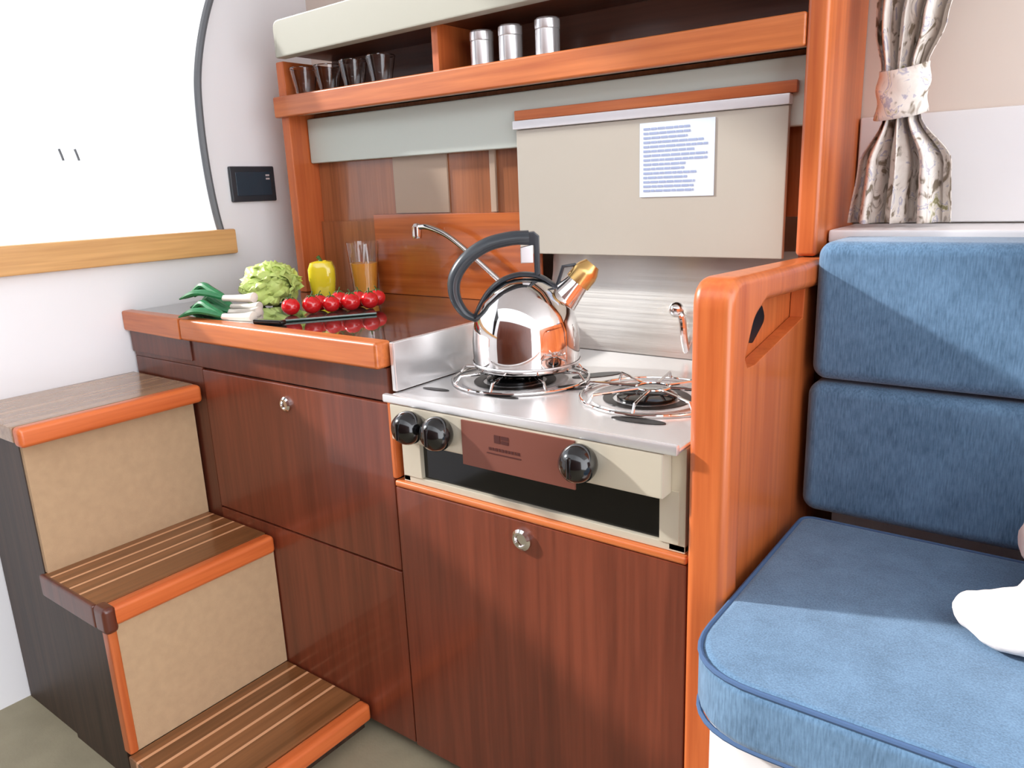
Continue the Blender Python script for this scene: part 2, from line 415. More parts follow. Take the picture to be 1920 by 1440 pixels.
obj('side_panel', box(newbm(), -0.449, -0.250, Y0, Y0 + 0.010, 0.0, 0.305, bev=0.001), M['sidedark'], st)
obj('side_panel', box(newbm(), -0.660, -0.456, Y0 + 0.004, Y0 + 0.014, 0.0, 0.580, bev=0.001), M['sidedark'], st)
obj('corner_post', box(newbm(), -0.254, -0.232, Y0 - 0.002, Y0 + 0.014, 0.062, 0.300, bev=0.004), M['trimz'], st)
obj('corner_block', box(newbm(), -0.262, -0.224, Y0 - 0.007, Y0 + 0.016, 0.292, 0.338, bev=0.008, seg=3), M['doorx'], st)
obj('side_rail', box(newbm(), -0.452, -0.258, Y0 - 0.008, Y0 + 0.002, 0.296, 0.337, bev=0.004), M['doorx'], st)
obj('bottom_frame', box(newbm(), -0.236, -0.02, Y0 + 0.004, -0.004, 0.0, 0.034), M['sidedark'], st)

# ================================================================ GALLEY BASE CABINETS
gc = thing('galley_cabinet', 'reddish mahogany galley base cabinet beside the steps, left of the stove', 'cabinet', (-0.25, 0.2, 0.0))
pbox('body', M['doorx'], gc, -0.655, 0.108, 0.012, 0.44, 0.06, 0.699)
pbox('stile', M['trimz'], gc, 0.1095, 0.1195, -0.004, 0.03, 0.520, 0.652, bev=0.003)
pbox('upper_rail', M['doorx'], gc, -0.655, -0.43, -0.004, 0.0, 0.655, 0.6985, bev=0.001)
pbox('toe_kick', M['dark'], gc, -0.655, 0.108, 0.03, 0.06, 0.0, 0.06)  # near-black colour paints the shadow under the cabinet front
pbox('front_frame', M['doorx'], gc, -0.655, 0.112, 0.0, 0.014, 0.645, 0.699, bev=0.002)
pbox('end_stile', M['doorx'], gc, -0.655, -0.404, 0.0, 0.014, 0.026, 0.645, bev=0.002)
d = pbox('door', M['door'], gc, -0.400, 0.112, -0.003, 0.014, 0.357, 0.642, bev=0.003)
b = newbm(); lathe(b, [(0.0135, 0), (0.0135, 0.004), (0.010, 0.007), (0.0075, 0.007), (0.0065, 0.004), (0, 0.004)], mat=axis_mat((-0.145, -0.003, 0.607), (0, -1, 0)), seg=24)
obj('push_lock', b, M['chrome'], d)
pbox('lower_panel', M['door'], gc, -0.400, 0.112, -0.003, 0.014, 0.026, 0.3545, bev=0.002)

sc_ = thing('stove_cabinet', 'reddish mahogany cabinet with one tall door under the stove', 'cabinet', (0.36, 0.2, 0.0))
pbox('body', M['doorx'], sc_, 0.114, 0.612, 0.012, 0.46, 0.06, 0.508)
pbox('toe_kick', M['dark'], sc_, 0.114, 0.612, 0.03, 0.06, 0.0, 0.06)  # shadow below the door painted in, as on the galley cabinet
d = pbox('door', M['door'], sc_, 0.116, 0.611, -0.006, 0.014, 0.026, 0.508, bev=0.003)
obj('top_trim', box(newbm(), 0.116, 0.611, -0.007, 0.02, 0.508, 0.519, bev=0.004, seg=3), M['trimx'], sc_)
b = newbm(); lathe(b, [(0.016, 0), (0.016, 0.005), (0.012, 0.008), (0.009, 0.008), (0.0075, 0.0045), (0, 0.0045)], mat=axis_mat((0.365, -0.006, 0.481), (0, -1, 0)), seg=24)
obj('push_lock', b, M['chrome'], d)

# ================================================================ WORKTOP
wt = thing('worktop', 'galley worktop with dark glossy top and orange wooden front edge', 'worktop', (-0.27, 0.2, 0.702))
pbox('counter', M['top'], wt, -0.660, 0.1190, 0.012, 0.450, 0.704, 0.739, bev=0.002)
obj('front_edge', box(newbm(), -0.428, 0.1145, -0.022, 0.012, 0.700, 0.742, bev=0.006, seg=3), M['trimx'], wt)
obj('corner_edge', prism(newbm(), [(-0.660, -0.012), (-0.430, -0.022), (-0.430, 0.012), (-0.660, 0.012)], 'z', 0.700, 0.742, bev=0.004), M['trimx'], wt)

# ================================================================ STOVE
sv = thing('stove', 'stainless steel boat stove with three round black knobs and grill slot', 'stove', (0.36, 0.2, 0.519))
XL, XR = 0.132, 0.606
pbox('side_plate', M['steelf'], sv, XL, XL + 0.014, 0.0, 0.42, 0.521, 0.655, bev=0.001)
pbox('side_plate', M['steelf'], sv, XR - 0.022, XR, 0.0, 0.42, 0.521, 0.655, bev=0.001)
pbox('recess_back', M['dark'], sv, XL + 0.014, XR - 0.022, 0.10, 0.42, 0.521, 0.655)
pbox('bottom_rail', M['steelf'], sv, XL, XR, 0.0, 0.012, 0.5195, 0.530, bev=0.001)
pbox('grill_door', M['glassblack'], sv, XL + 0.030, XR - 0.026, 0.006, 0.012, 0.5305, 0.602, bev=0.001)
pbox('frame_upright', M['steelf'], sv, XL + 0.002, XL + 0.040, -0.002, 0.012, 0.530, 0.600, bev=0.001)
pbox('frame_upright', M['steelf'], sv, XR - 0.034, XR - 0.008, -0.002, 0.012, 0.530, 0.600, bev=0.001)
b = newbm(); tube(b, spline([(0.20, 0.014, 0.592), (0.28, 0.010, 0.572), (0.40, 0.010, 0.574), (0.52, 0.014, 0.592)], 6), 0.003, 8)
obj('grill_handle', b, M['dark'], sv)
cp = pbox('control_panel', M['steelf'], sv, XL + 0.006, XR - 0.018, -0.026, 0.0, 0.596, 0.6535, bev=0.003)
pb = pbox('name_plate', M['label'], sv, 0.281, 0.468, -0.0285, -0.0255, 0.584, 0.650, bev=0.001)
b = newbm()
box(b, 0.340, 0.350, -0.0292, -0.0282, 0.626, 0.637); box(b, 0.352, 0.364, -0.0292, -0.0282, 0.632, 0.637); box(b, 0.352, 0.364, -0.0292, -0.0282, 0.626, 0.6305)
obj('emblem', b, M['labelink'], pb)
b = newbm()
x = 0.330
for k, wd in enumerate([.004, .003, .004, .003, .004, .004, .003, .004, .003, .004]):
    box(b, x, x + wd, -0.0291, -0.0282, 0.6145, 0.6185); x += wd + 0.0018
box(b, 0.326, 0.384, -0.0291, -0.0282, 0.609, 0.6105)
obj('lettering', b, M['labelink'], pb)
def knob(x, z):
    b = newbm(); lathe(b, [(0.0215, 0), (0.0240, 0.004), (0.0255, 0.011), (0.0245, 0.019), (0.0205, 0.027), (0.0140, 0.0325), (0.007, 0.035), (0, 0.0355)], mat=axis_mat((x, -0.026, z), (0, -1, 0)), seg=32)
    k = obj('knob', b, M['black'], sv)
    b = newbm(); box(b, x - 0.0035, x + 0.0035, -0.0635, -0.054, z - 0.014, z + 0.014, bev=0.003)
    obj('grip', b, M['black'], k)
for x in (0.187, 0.243, 0.479): knob(x, 0.6255)
tp = obj('hob_plate', box(newbm(), XL - 0.0075, XR, -0.024, 0.43, 0.6545, 0.662, bev=0.003), M['steel'], sv)
obj('hob_lip', box(newbm(), XL - 0.0065, XR, -0.028, -0.018, 0.6535, 0.667, bev=0.003), M['steel'], sv)
# burner wells: dark bowl, flame spreader and cap
def burner(cx, cy, r):
    b = newbm(); lathe(b, [(r, 0.6620), (r * 1.04, 0.6650), (r * 0.98, 0.6655), (r * 0.86, 0.6625), (0, 0.6625)], (cx, cy, 0), 40)
    w = obj('burner', b, M['steel'], sv)
    b = newbm(); lathe(b, [(r * 0.55, 0.6626), (r * 0.55, 0.668), (r * 0.42, 0.672), (0, 0.672)], (cx, cy, 0), 32)
    obj('flame_cap', b, M['black'], w)
    b = newbm(); lathe(b, [(r * 0.62, 0.6627), (r * 0.62, 0.6634), (r * 0.80, 0.6634), (r * 0.80, 0.6627)], (cx, cy, 0), 40, cap=False)
    obj('flame_ring', b, M['dark'], w)
burner(0.245, 0.150, 0.082); burner(0.475, 0.155, 0.078)
def grate(cx, cy, r):
    b = newbm()
    for k in range(8):
        a = 2 * PI * k / 8 + 0.2; dx, dy = math.cos(a), math.sin(a)
        tube(b, [(cx + r * .25 * dx, cy + r * .25 * dy, 0.677), (cx + r * dx, cy + r * dy, 0.677), (cx + r * 1.10 * dx, cy + r * 1.10 * dy, 0.664)], 0.0022, 8)
    ring = [(cx + r * .25 * math.cos(2 * PI * k / 20), cy + r * .25 * math.sin(2 * PI * k / 20), 0.677) for k in range(21)]
    tube(b, ring, 0.0022, 8)
    ring = [(cx + r * 1.10 * math.cos(2 * PI * k / 40), cy + r * 1.10 * math.sin(2 * PI * k / 40), 0.665) for k in range(41)]
    tube(b, ring, 0.0022, 8)
    obj('pan_support', b, M['chrome'], sv)
grate(0.245, 0.165, 0.100); grate(0.480, 0.165, 0.095)
# slots cut in the hob plate between burners and at its edges
for (cx, cy, l, w_, a) in [(0.343, 0.240, 0.085, 0.026, 0.9), (0.345, 0.165, 0.05, 0.013, 0.9), (0.360, 0.15, 0.05, 0.010, 0.9), (0.285, 0.060, 0.06, 0.014, 0.1), (0.515, 0.052, 0.075, 0.022, 0.1), (0.17, 0.045, 0.05, 0.012, 0.1)]:
    b = newbm(); mt = Matrix.Translation((cx, cy, 0.6624)) @ Matrix.Rotation(a, 4, 'Z') @ Matrix.Diagonal((l, w_, 0.0012, 1))
    bmesh.ops.create_cone(b, cap_ends=True, segments=24, radius1=0.5, radius2=0.5, depth=1, matrix=mt)
    obj('hob_slot', b, M['dark'], sv)
b = newbm()
lp = [(0.408, 0.663), (0.412, 0.68), (0.422, 0.72), (0.436, 0.76), (0.446, 0.80), (0.450, 0.845)]
prism(b, lp + [(y + 0.003, z) for y, z in lp[::-1]], 'x', XL - 0.0075, 0.600)
obj('raised_lid', b, M['brushed'], sv)
obj('left_shield', box(newbm(), 0.1205, 0.1300, 0.0, 0.405, 0.6635, 0.7405, bev=0.002), M['steel'], sv)
b = newbm(); tube(b, spline([(0.418, 0.418, 0.668), (0.418, 0.405, 0.700), (0.415, 0.402, 0.735), (0.405, 0.405, 0.748)], 5), 0.006, 10)
sphere(b, (0.403, 0.405, 0.748), 0.013)
obj('pan_clamp', b, M['chrome'], sv)

# ================================================================ KETTLE (local axes: x towards the spout)
KZ = 0.6795
kt = thing('kettle', 'shiny stainless whistling kettle with arched black handle on the stove', 'kettle', (0.248, 0.179, KZ), rotz=math.atan2(0.597, 0.802))
b = newbm(); lathe(b, [(0, 0), (0.078, 0), (0.084, 0.004), (0.0855, 0.012), (0.086, 0.045), (0.084, 0.066), (0.078, 0.088), (0.067, 0.108), (0.052, 0.124), (0.034, 0.136), (0.016, 0.1415), (0, 0.1425)], seg=48)
bd = obj('body', b, M['chrome'], kt, local=True)
b = newbm(); lathe(b, [(0.0865, 0.0095), (0.0878, 0.0115), (0.0865, 0.0135)], seg=48, cap=False)
obj('base_seam', b, M['steel'], bd, local=True)
b = newbm()
arc = [(-0.079, 0.083), (-0.070, 0.102), (-0.055, 0.124), (-0.034, 0.140), (-0.010, 0.1475), (0.012, 0.147), (0.030, 0.141), (0.046, 0.129), (0.056, 0.117)]
tube(b, spline([(s, 0, h) for s, h in arc], 5), 0.0045, 10, ry=2.4, up=(0, 0, 1))
obj('handle_band', b, M['handle'], kt, local=True)
b = newbm()
hp = [(-0.078, 0.080), (-0.097, 0.092), (-0.110, 0.118), (-0.108, 0.148), (-0.088, 0.176), (-0.056, 0.196), (-0.020, 0.204), (0.010, 0.205)]
sp = spline([(s, 0, h) for s, h in hp], 6)
tube(b, sp, [0.0055 + 0.0055 * math.sin(PI * min(1, i / (len(sp) * 0.55)) * 0.5) for i in range(len(sp))], 12, ry=1.3)
hd = obj('handle', b, M['handle'], kt, local=True)
b = newbm(); prism(b, [(-0.008, 0.195), (-0.008, 0.212), (0.018, 0.214), (0.026, 0.207), (0.026, 0.148), (0.017, 0.144), (0.017, 0.193)], 'y', -0.009, 0.009, bev=0.002)
obj('handle_support', b, M['handle'], kt, local=True)
b = newbm(); prism(b, [(-0.004, 0.166), (0.016, 0.166), (0.016, 0.194), (-0.004, 0.190)], 'y', -0.007, 0.007, bev=0.002)
obj('trigger', b, M['alu'], hd, local=True)
b = newbm(); tube(b, [(0.045, 0, 0.086), (0.064, 0, 0.110), (0.080, 0, 0.128), (0.088, 0, 0.137)], [0.027, 0.024, 0.020, 0.0185], 20)
obj('spout', b, M['chrome'], kt, local=True)
b = newbm(); tube(b, [(0.084, 0, 0.132), (0.096, 0, 0.146), (0.101, 0, 0.152), (0.108, 0, 0.160)], [0.021, 0.021, 0.019, 0.013], 20)
wh = obj('whistle', b, M['brass'], kt, local=True)
b = newbm(); tube(b, [(0.052, 0, 0.128), (0.062, 0, 0.158), (0.080, 0, 0.160), (0.104, 0, 0.142)], 0.003, 8)
obj('whistle_lever', b, M['handle'], wh, local=True)

# ================================================================ FAUCET
fc = thing('faucet', 'slim chrome galley faucet arching up behind the kettle', 'faucet', (0.075, 0.385, 0.739))
b = newbm(); lathe(b, [(0, 0.739), (0.022, 0.739), (0.021, 0.746), (0.013, 0.752), (0.012, 0.765), (0, 0.765)], (0.075, 0.385, 0), 28)
obj('base', b, M['chrome'], fc)
b = newbm(); tube(b, spline([(0.075, 0.385, 0.757), (0.045, 0.382, 0.784), (-0.03, 0.381, 0.838), (-0.085, 0.380, 0.872), (-0.135, 0.380, 0.888), (-0.163, 0.380, 0.889)], 6), 0.0058, 12)
sp_ = obj('spout', b, M['chrome'], fc)
b = newbm(); lathe(b, [(0, 0.866), (0.009, 0.866), (0.0105, 0.872), (0.0105, 0.890), (0.006, 0.896), (0, 0.897)], (-0.168, 0.380, 0), 20)
obj('nozzle', b, M['chrome'], sp_)

# ================================================================ STOVE SIDE PARTITION
pt = thing('galley_partition', 'orange wooden partition with handhold between stove and blue settee', 'partition', (0.635, 0.17, 0.0))
def rounded(p, r, n=5):
    out = []
    N = len(p)
    for i in range(N):
        a, b_, c = Vector(p[i - 1]), Vector(p[i]), Vector(p[(i + 1) % N])
        ra = r[i] if isinstance(r, list) else r
        if ra <= 0: out.append(tuple(b_)); continue
        u = (a - b_).normalized(); v = (c - b_).normalized()
        ang = u.angle(v); L = min(ra / math.tan(ang / 2), (a - b_).length * .49, (c - b_).length * .49)
        p1 = b_ + u * L; p2 = b_ + v * L
        for k in range(n + 1):
            t = k / n
            out.append(tuple(p1 * (1 - t) ** 2 + b_ * 2 * t * (1 - t) + p2 * t * t))
    return out
# front post and top rail are one solid-wood frame
fr = [(-0.015, 0.0), (-0.015, 0.858), (0.36, 0.846), (0.36, 0.808), (0.10, 0.819), (0.060, 0.802), (0.036, 0.76), (0.030, 0.0)]
frr = rounded(fr, [0, 0.035, 0.0, 0.0, 0.02, 0.03, 0.03, 0], 6)
obj('frame', prism(newbm(), frr, 'x', 0.613, 0.661, bev=0.011, seg=4), M['trimz'], pt)
pbox('inner_board', M['trimz'], pt, 0.6155, 0.628, 0.02, 0.36, 0.02, 0.81)
# outer board with the lozenge handhold opening: built as strips around it
b = newbm()
hole = rounded([(0.072, 0.740), (0.285, 0.768), (0.289, 0.815), (0.085, 0.823), (0.060, 0.800)], [0.035, 0.02, 0.0, 0.02, 0.02], 6)
prism(b, [(0.02, 0.02), (0.36, 0.02), (0.36, 0.82), (0.290, 0.82), (0.286, 0.770), (0.20, 0.7565), (0.10, 0.741), (0.075, 0.742), (0.064, 0.757), (0.062, 0.790), (0.074, 0.812), (0.03, 0.812)], 'x', 0.6285, 0.648, bev=0.002)
obj('panel', b, M['trimz'], pt)
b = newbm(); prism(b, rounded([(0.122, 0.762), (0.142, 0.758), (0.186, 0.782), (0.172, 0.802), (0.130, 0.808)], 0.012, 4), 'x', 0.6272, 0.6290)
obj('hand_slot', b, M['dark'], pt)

# ================================================================ PILLAR BESIDE THE CURTAIN
pl = thing('pillar', 'tall orange wooden pillar rising beside the stove cover to the ceiling', 'pillar', (0.63, 0.39, 0.80))
obj('post', box(newbm(), 0.614, 0.6435, 0.345, 0.385, 0.848, 1.718, bev=0.006, seg=3), M['trimz'], pl)
obj('side_board', box(newbm(), 0.626, 0.6415, 0.385, 0.558, 0.30, 1.718), M['trimz'], pl)
obj('lower_post', box(newbm(), 0.614, 0.640, 0.362, 0.385, 0.30, 0.848), M['doorx'], pl)

# ================================================================ UPPER SHELF UNIT
su = thing('wall_shelf', 'open mahogany shelf unit holding glasses and silver pots above the worktop', 'shelf', (0.03, 0.45, 0.739))
SY = 0.36; SB = 0.50
pbox('side_panel', M['trimz'], su, -0.546, -0.520, SY, 0.53, 0.739, 1.25, bev=0.003)
pbox('shelf_board', M['inner'], su, -0.519, 0.613, SY, SB, 1.148, 1.160)
obj('front_lip', box(newbm(), -0.549, 0.6135, SY - 0.016, SY, 1.132, 1.176, bev=0.004, seg=3), M['trimx'], su)
pbox('divider', M['trimz'], su, -0.082, -0.066, SY + 0.004, SB, 1.160, 1.262, bev=0.001)
pbox('back_board', M['inner'], su, -0.519, 0.613, SB, SB + 0.012, 1.15, 1.30)
pbox('top_board', M['inner'], su, -0.519, 0.613, SY, SB, 1.262, 1.272)
b = newbm(); prism(b, rounded([(-0.508, 1.251), (0.613, 1.262), (0.613, 1.345), (-0.508, 1.326)], [0.004, 0, 0, 0.02], 5), 'y', SY - 0.028, SY, bev=0.004)
obj('fascia', b, M['cream'], su)
pbox('under_rail', M['steelf'], su, -0.519, 0.613, SY + 0.002, SY + 0.030, 1.136, 1.147)

sb = thing('splashback', 'glossy brown wooden splashback behind the worktop under the shelf', 'splashback', (-0.2, 0.44, 0.739))
pbox('upper_board', M['back'], sb, -0.519, 0.613, 0.432, 0.444, 0.90, 1.14)
pbox('lower_board', M['backlow'], sb, -0.335, 0.112, 0.418, 0.432, 0.739, 0.914, bev=0.002)
pbox('corner_board', M['back'], sb, -0.519, -0.336, 0.424, 0.432, 0.739, 0.90)
pbox('beige_reflection', M['taupe'], sb, -0.272, -0.118, 0.428, 0.432, 0.916, 1.08)  # pale reflection in the glossy board, painted as a flat piece
pbox('reflection_strip', M['taupe'], sb, -0.006, 0.008, 0.426, 0.432, 0.915, 1.08, bev=0.001)  # upright streak of reflected light, painted as a thin strip

rb = thing('roller_blind', 'pale grey-green rolled blind strip right under the wooden shelf', 'blind', (0.0, 0.41, 1.03))
pbox('blind_fabric', plain('pale_green_blind', rgb(196, 204, 196), 0.5), rb, -0.518, 0.612, 0.408, 0.423, 1.032, 1.130, bev=0.004)

# ================================================================ STOVE COVER PANEL
cv = thing('stove_cover', 'beige upright cover panel with white metal top edge behind the stove', 'cover panel', (0.335, 0.40, 0.84))
pbox('panel', M['beige'], cv, 0.084, 0.580, 0.396, 0.406, 0.838, 1.062, bev=0.002)
pbox('top_strip', M['alu'], cv, 0.080, 0.582, 0.390, 0.407, 1.0625, 1.078, bev=0.002)
pbox('wood_edge', M['trimx'], cv, 0.080, 0.590, 0.3965, 0.407, 1.0785, 1.096, bev=0.002)
nt_ = thing('paper_notice', 'typed pale blue paper notice taped on the beige stove cover', 'notice', (0.41, 0.394, 0.93))
pbox('sheet', M['paper'], nt_, 0.338, 0.468, 0.3945, 0.3955, 0.936, 1.054)
b = newbm()
random.seed(3)
z = 1.046
for k in range(15):
    x = 0.345; xe = 0.345 + random.uniform(0.07, 0.115)
    while x < xe:
        wd = random.uniform(0.006, 0.016); box(b, x, min(xe, x + wd), 0.3938, 0.3945, z - 0.0034, z); x += wd + 0.0022
    z -= 0.0070
obj('printed_lines', b, M['ink'], nt_)

# ================================================================ THINGS ON THE SHELF
g0 = thing('drinking_glass', 'empty clear glass on the wooden shelf, nearest the left of the divider', 'glass', (-0.262, 0.405, 1.1602), 'empty glasses on the shelf')
b = newbm(); lathe(b, [(0, 0), (0.020, 0), (0.0225, 0.03), (0.031, 0.072), (0.0296, 0.072), (0.021, 0.031), (0.0185, 0.006), (0, 0.006)], seg=28, cap=False)
obj('bowl', b, M['glass'], g0, local=True)
b = newbm(); lathe(b, [(0.0295, 0.0716), (0.0305, 0.0735), (0.0315, 0.0716)], seg=28, cap=False)
obj('rim', b, M['glass'], g0, local=True)
for (x, y, lb) in [(-0.342, 0.402, 'empty clear glass on the shelf, second to the left of the divider'),
                   (-0.425, 0.404, 'empty clear glass on the shelf, third to the left of the divider'),
                   (-0.487, 0.388, 'empty clear glass farthest left on the wooden shelf by the side panel')]:
    dup(g0, (x, y, 1.1602), lb)
c0 = thing('canister', 'small silver pot on the shelf, closest to the wooden divider', 'canister', (0.010, 0.400, 1.1602), 'silver pots on the shelf')
b = newbm(); lathe(b, [(0, 0), (0.0205, 0), (0.0215, 0.002), (0.0215, 0.062), (0.0205, 0.064), (0, 0.064)], seg=32)
obj('pot', b, M['steel'], c0, local=True)
b = newbm(); lathe(b, [(0, 0.064), (0.0218, 0.064), (0.0222, 0.067), (0.0222, 0.078), (0.020, 0.081), (0, 0.082)], seg=32)
obj('lid', b, M['steel'], c0, local=True)
dup(c0, (0.076, 0.400, 1.1602), 'small silver pot on the shelf, between the other two silver pots')
dup(c0, (0.156, 0.400, 1.1602), 'small silver pot on the shelf, farthest right of the silver pots')

# ================================================================ BATTERY PANEL ON THE WALL
mp_ = thing('wall_monitor', 'small dark rectangular control display on the white wall beside the window', 'display', (XW, 0.344, 0.952))
pbox('bezel', M['handle'], mp_, XW, XW + 0.010, 0.283, 0.405, 0.952, 1.033, bev=0.003)
pbox('screen', M['screen'], mp_, XW + 0.0095, XW + 0.0112, 0.296, 0.392, 0.966, 1.020, bev=0.001)
b = newbm()
for z in (1.012, 1.004): box(b, XW + 0.011, XW + 0.0122, 0.378, 0.388, z - 0.002, z + 0.002)
obj('indicator', b, M['alu'], mp_)

# ================================================================ FOOD ON THE WORKTOP
WTZ = 0.7394
cb = thing('cutting_board', 'thin dark green glass cutting board under the cherry tomatoes', 'cutting board', (-0.236, 0.157, WTZ))
ang = math.atan2(0.169, 0.125)
b = newbm(); box(b, -0.105, 0.105, -0.09, 0.09, 0.0, 0.005, bev=0.002)
bo = obj('board', b, plain('green_tinted_glass', rgb(52, 78, 70), 0.05, coat=1.0), cb, local=True)
cb.rotation_euler = (0, 0, ang)
TZ = WTZ + 0.0051
def mk_tomato():
    t = thing('cherry_tomato', 'x', 'tomato', (0, 0, 0), 'cherry tomatoes on the worktop')
    b = newbm(); prof = []
    for k in range(15):
        a = -PI / 2 + PI * k / 14; r = 0.0172 * math.cos(a); z = 0.0162 + 0.0162 * math.sin(a)
        if k == 14: z -= 0.0016
        if k == 13: z -= 0.0002
        prof.append((max(r, 0), z))
    lathe(b, prof, seg=28); obj('skin', b, M['tomato'], t, local=True)
    b = newbm()
    for k in range(5):
        a = 2 * PI * k / 5; d = Vector((math.cos(a), math.sin(a), 0))
        tube(b, [Vector((0, 0, 0.031)) + d * 0.001, Vector((0, 0, 0.0325)) + d * 0.005, Vector((0, 0, 0.0295)) + d * 0.010], [0.0016, 0.0014, 0.0004], 6)
    tube(b, [(0, 0, 0.030), (0.001, 0, 0.036), (0.004, 0.001, 0.040)], 0.0011, 6)
    obj('calyx', b, M['stem'], t, local=True)
    return t
tspots = [(-0.232, 0.094, 'cherry tomato at the near left end of the front row'),
          (-0.207, 0.123, 'cherry tomato second from the left in the front row'),
          (-0.186, 0.152, 'cherry tomato third from the left in the front row'),
          (-0.163, 0.181, 'cherry tomato fourth from the left in the front row'),
          (-0.147, 0.214, 'cherry tomato at the right end of the front row'),
          (-0.224, 0.156, 'cherry tomato at the left of the back row'),
          (-0.203, 0.187, 'cherry tomato second from the left in the back row'),
          (-0.184, 0.220, 'cherry tomato third from the left in the back row'),
          (-0.162, 0.248, 'cherry tomato at the right end of the back row')]
t0 = mk_tomato()
for i, (x, y, lb) in enumerate(tspots):
    lb = 'red ' + lb
    sc = 1.0 + 0.05 * math.sin(i * 2.3)
    if i == 0: t0.location = (x, y, TZ); t0['label'] = lb; t0.scale = (sc,) * 3
    else: dup(t0, (x, y, TZ), lb, rotz=i * 1.3, scale=sc)

def leafy(c, r, n, seed, zs=0.8):
    random.seed(seed); b = newbm(); cx, cy, cz = c
    for k in range(n):
        th = random.uniform(0, 2 * PI); tilt = random.uniform(0.25, 2.0) if k > 3 else random.uniform(0, 0.4)
        rr = r * random.uniform(0.8, 1.05); NU, NV = 10, 8
        ax = Vector((math.cos(th) * math.sin(tilt), math.sin(th) * math.sin(tilt), math.cos(tilt)))
        s1 = ax.orthogonal().normalized(); s2 = ax.cross(s1); wid = random.uniform(0.7, 1.0); ph = random.uniform(0, 6)
        grid = []
        for i in range(NU):
            row = []
            for j in range(NV):
                u = (i / (NU - 1) - 0.5) * 2 * wid; v = (j / (NV - 1) - 0.5) * 2 * wid
                d = (ax + s1 * u + s2 * v).normalized()
                e = max(abs(u), abs(v)) / wid
                rad = rr * (1 + 0.10 * math.sin(7 * u + ph) * e + 0.09 * math.cos(9 * v + ph) * e + 0.10 * e * e)
                p = Vector((cx, cy, cz)) + Vector((d.x * rad, d.y * rad, d.z * rad * zs))
                p.z = max(p.z, WTZ + 0.002 + 0.0004 * random.random()); row.append(b.verts.new(p))
            grid.append(row)
        for i in range(NU - 1):
            for j in range(NV - 1): b.faces.new((grid[i][j], grid[i + 1][j], grid[i + 1][j + 1], grid[i][j + 1]))
    return b
lt_ = obj('lettuce_head', leafy((-0.425, 0.196, WTZ + 0.036), 0.056, 34, 5), M['lettuce'], loc=(-0.425, 0.196, WTZ))
s = lt_.modifiers.new('thickness', 'SOLIDIFY'); s.thickness = 0.0012
tag(lt_, 'pale green leafy lettuce head behind the tomatoes by the wooden shelf side', 'lettuce')
pp = thing('bell_pepper', 'yellow bell pepper standing behind the tomatoes, right of the lettuce', 'pepper', (-0.382, 0.298, WTZ))
b = newbm(); seg = 36; rings = []
for r, z in [(0, 0.004), (0.012, 0.0005), (0.022, 0.004), (0.028, 0.020), (0.031, 0.045), (0.031, 0.066), (0.025, 0.080), (0.012, 0.083), (0.004, 0.078), (0, 0.077)]:
    rings.append([b.verts.new((r * (1 + 0.09 * math.cos(4 * 2 * PI * k / seg)) * math.cos(2 * PI * k / seg), r * (1 + 0.09 * math.cos(4 * 2 * PI * k / seg)) * math.sin(2 * PI * k / seg), z)) for k in range(seg)] if r > 0 else [b.verts.new((0, 0, z))])
for a, c in zip(rings, rings[1:]):
    for k in range(seg):
        k2 = (k + 1) % seg
        if len(a) == 1: b.faces.new((a[0], c[k2], c[k]))
        elif len(c) == 1: b.faces.new((a[k], a[k2], c[0]))
        else: b.faces.new((a[k], a[k2], c[k2], c[k]))
bmesh.ops.recalc_face_normals(b, faces=b.faces)
obj('skin', b, M['pepper'], pp, local=True)
b = newbm(); tube(b, [(0, 0, 0.077), (-0.002, 0, 0.086), (-0.007, -0.002, 0.092)], [0.006, 0.0035, 0.0045], 10)
obj('stem', b, M['stem'], pp, local=True)

def mk_onion(seed):
    random.seed(seed)
    t = thing('spring_onion', 'x', 'spring onion', (0, 0, 0), 'spring onions at the left of the worktop')
    b = newbm(); tube(b, spline([(0.090, 0, 0.011), (0.084, 0, 0.011), (0.060, 0, 0.009), (0.010, 0, 0.008)], 4), [0.003, 0.0065, 0.0095, 0.0100, 0.0095, 0.009, 0.0085, 0.008, 0.0075, 0.007, 0.0065, 0.006, 0.006], 12)
    obj('white_bulb', b, M['leekw'], t, local=True)
    b = newbm()
    for k in range(4):
        yy = (k - 1.5) * 0.009 + random.uniform(-.002, .002); hz = 0.008 + 0.018 * random.random()
        tube(b, spline([(0.012, 0, 0.009), (-0.025, yy * .5, 0.012 + hz * .5), (-0.052, yy, 0.008 + hz), (-0.08 - 0.02 * random.random(), yy * 1.3, 0.006)], 4), [0.004, .0055, .006, .006, .0062, .0062, .006, .006, .0058, .005, .0042, .003, .0015], 8, ry=1.3)
    obj('green_leaves', b, M['leek'], t, local=True)
    return t
ons = [(-0.340, 0.012, 0.0, 0.16, 'spring onion lying nearest the worktop front edge, green tops to the left'),
       (-0.382, 0.054, 0.0, 0.16, 'spring onion lying in the middle of the green bunch on the worktop'),
       (-0.442, 0.098, 0.0, 0.16, 'spring onion lying at the back of the bunch nearest the wall'),
       (-0.368, 0.036, 0.030, 0.18, 'spring onion lying on top of the green bunch on the worktop')]
o0 = mk_onion(4)
for i, (x, y, dz, a, lb) in enumerate(ons):
    if i == 0: o0.location = (x, y, WTZ); o0.rotation_euler = (0, 0, a); o0['label'] = lb
    else: dup(o0, (x, y, WTZ + dz), lb, rotz=a)

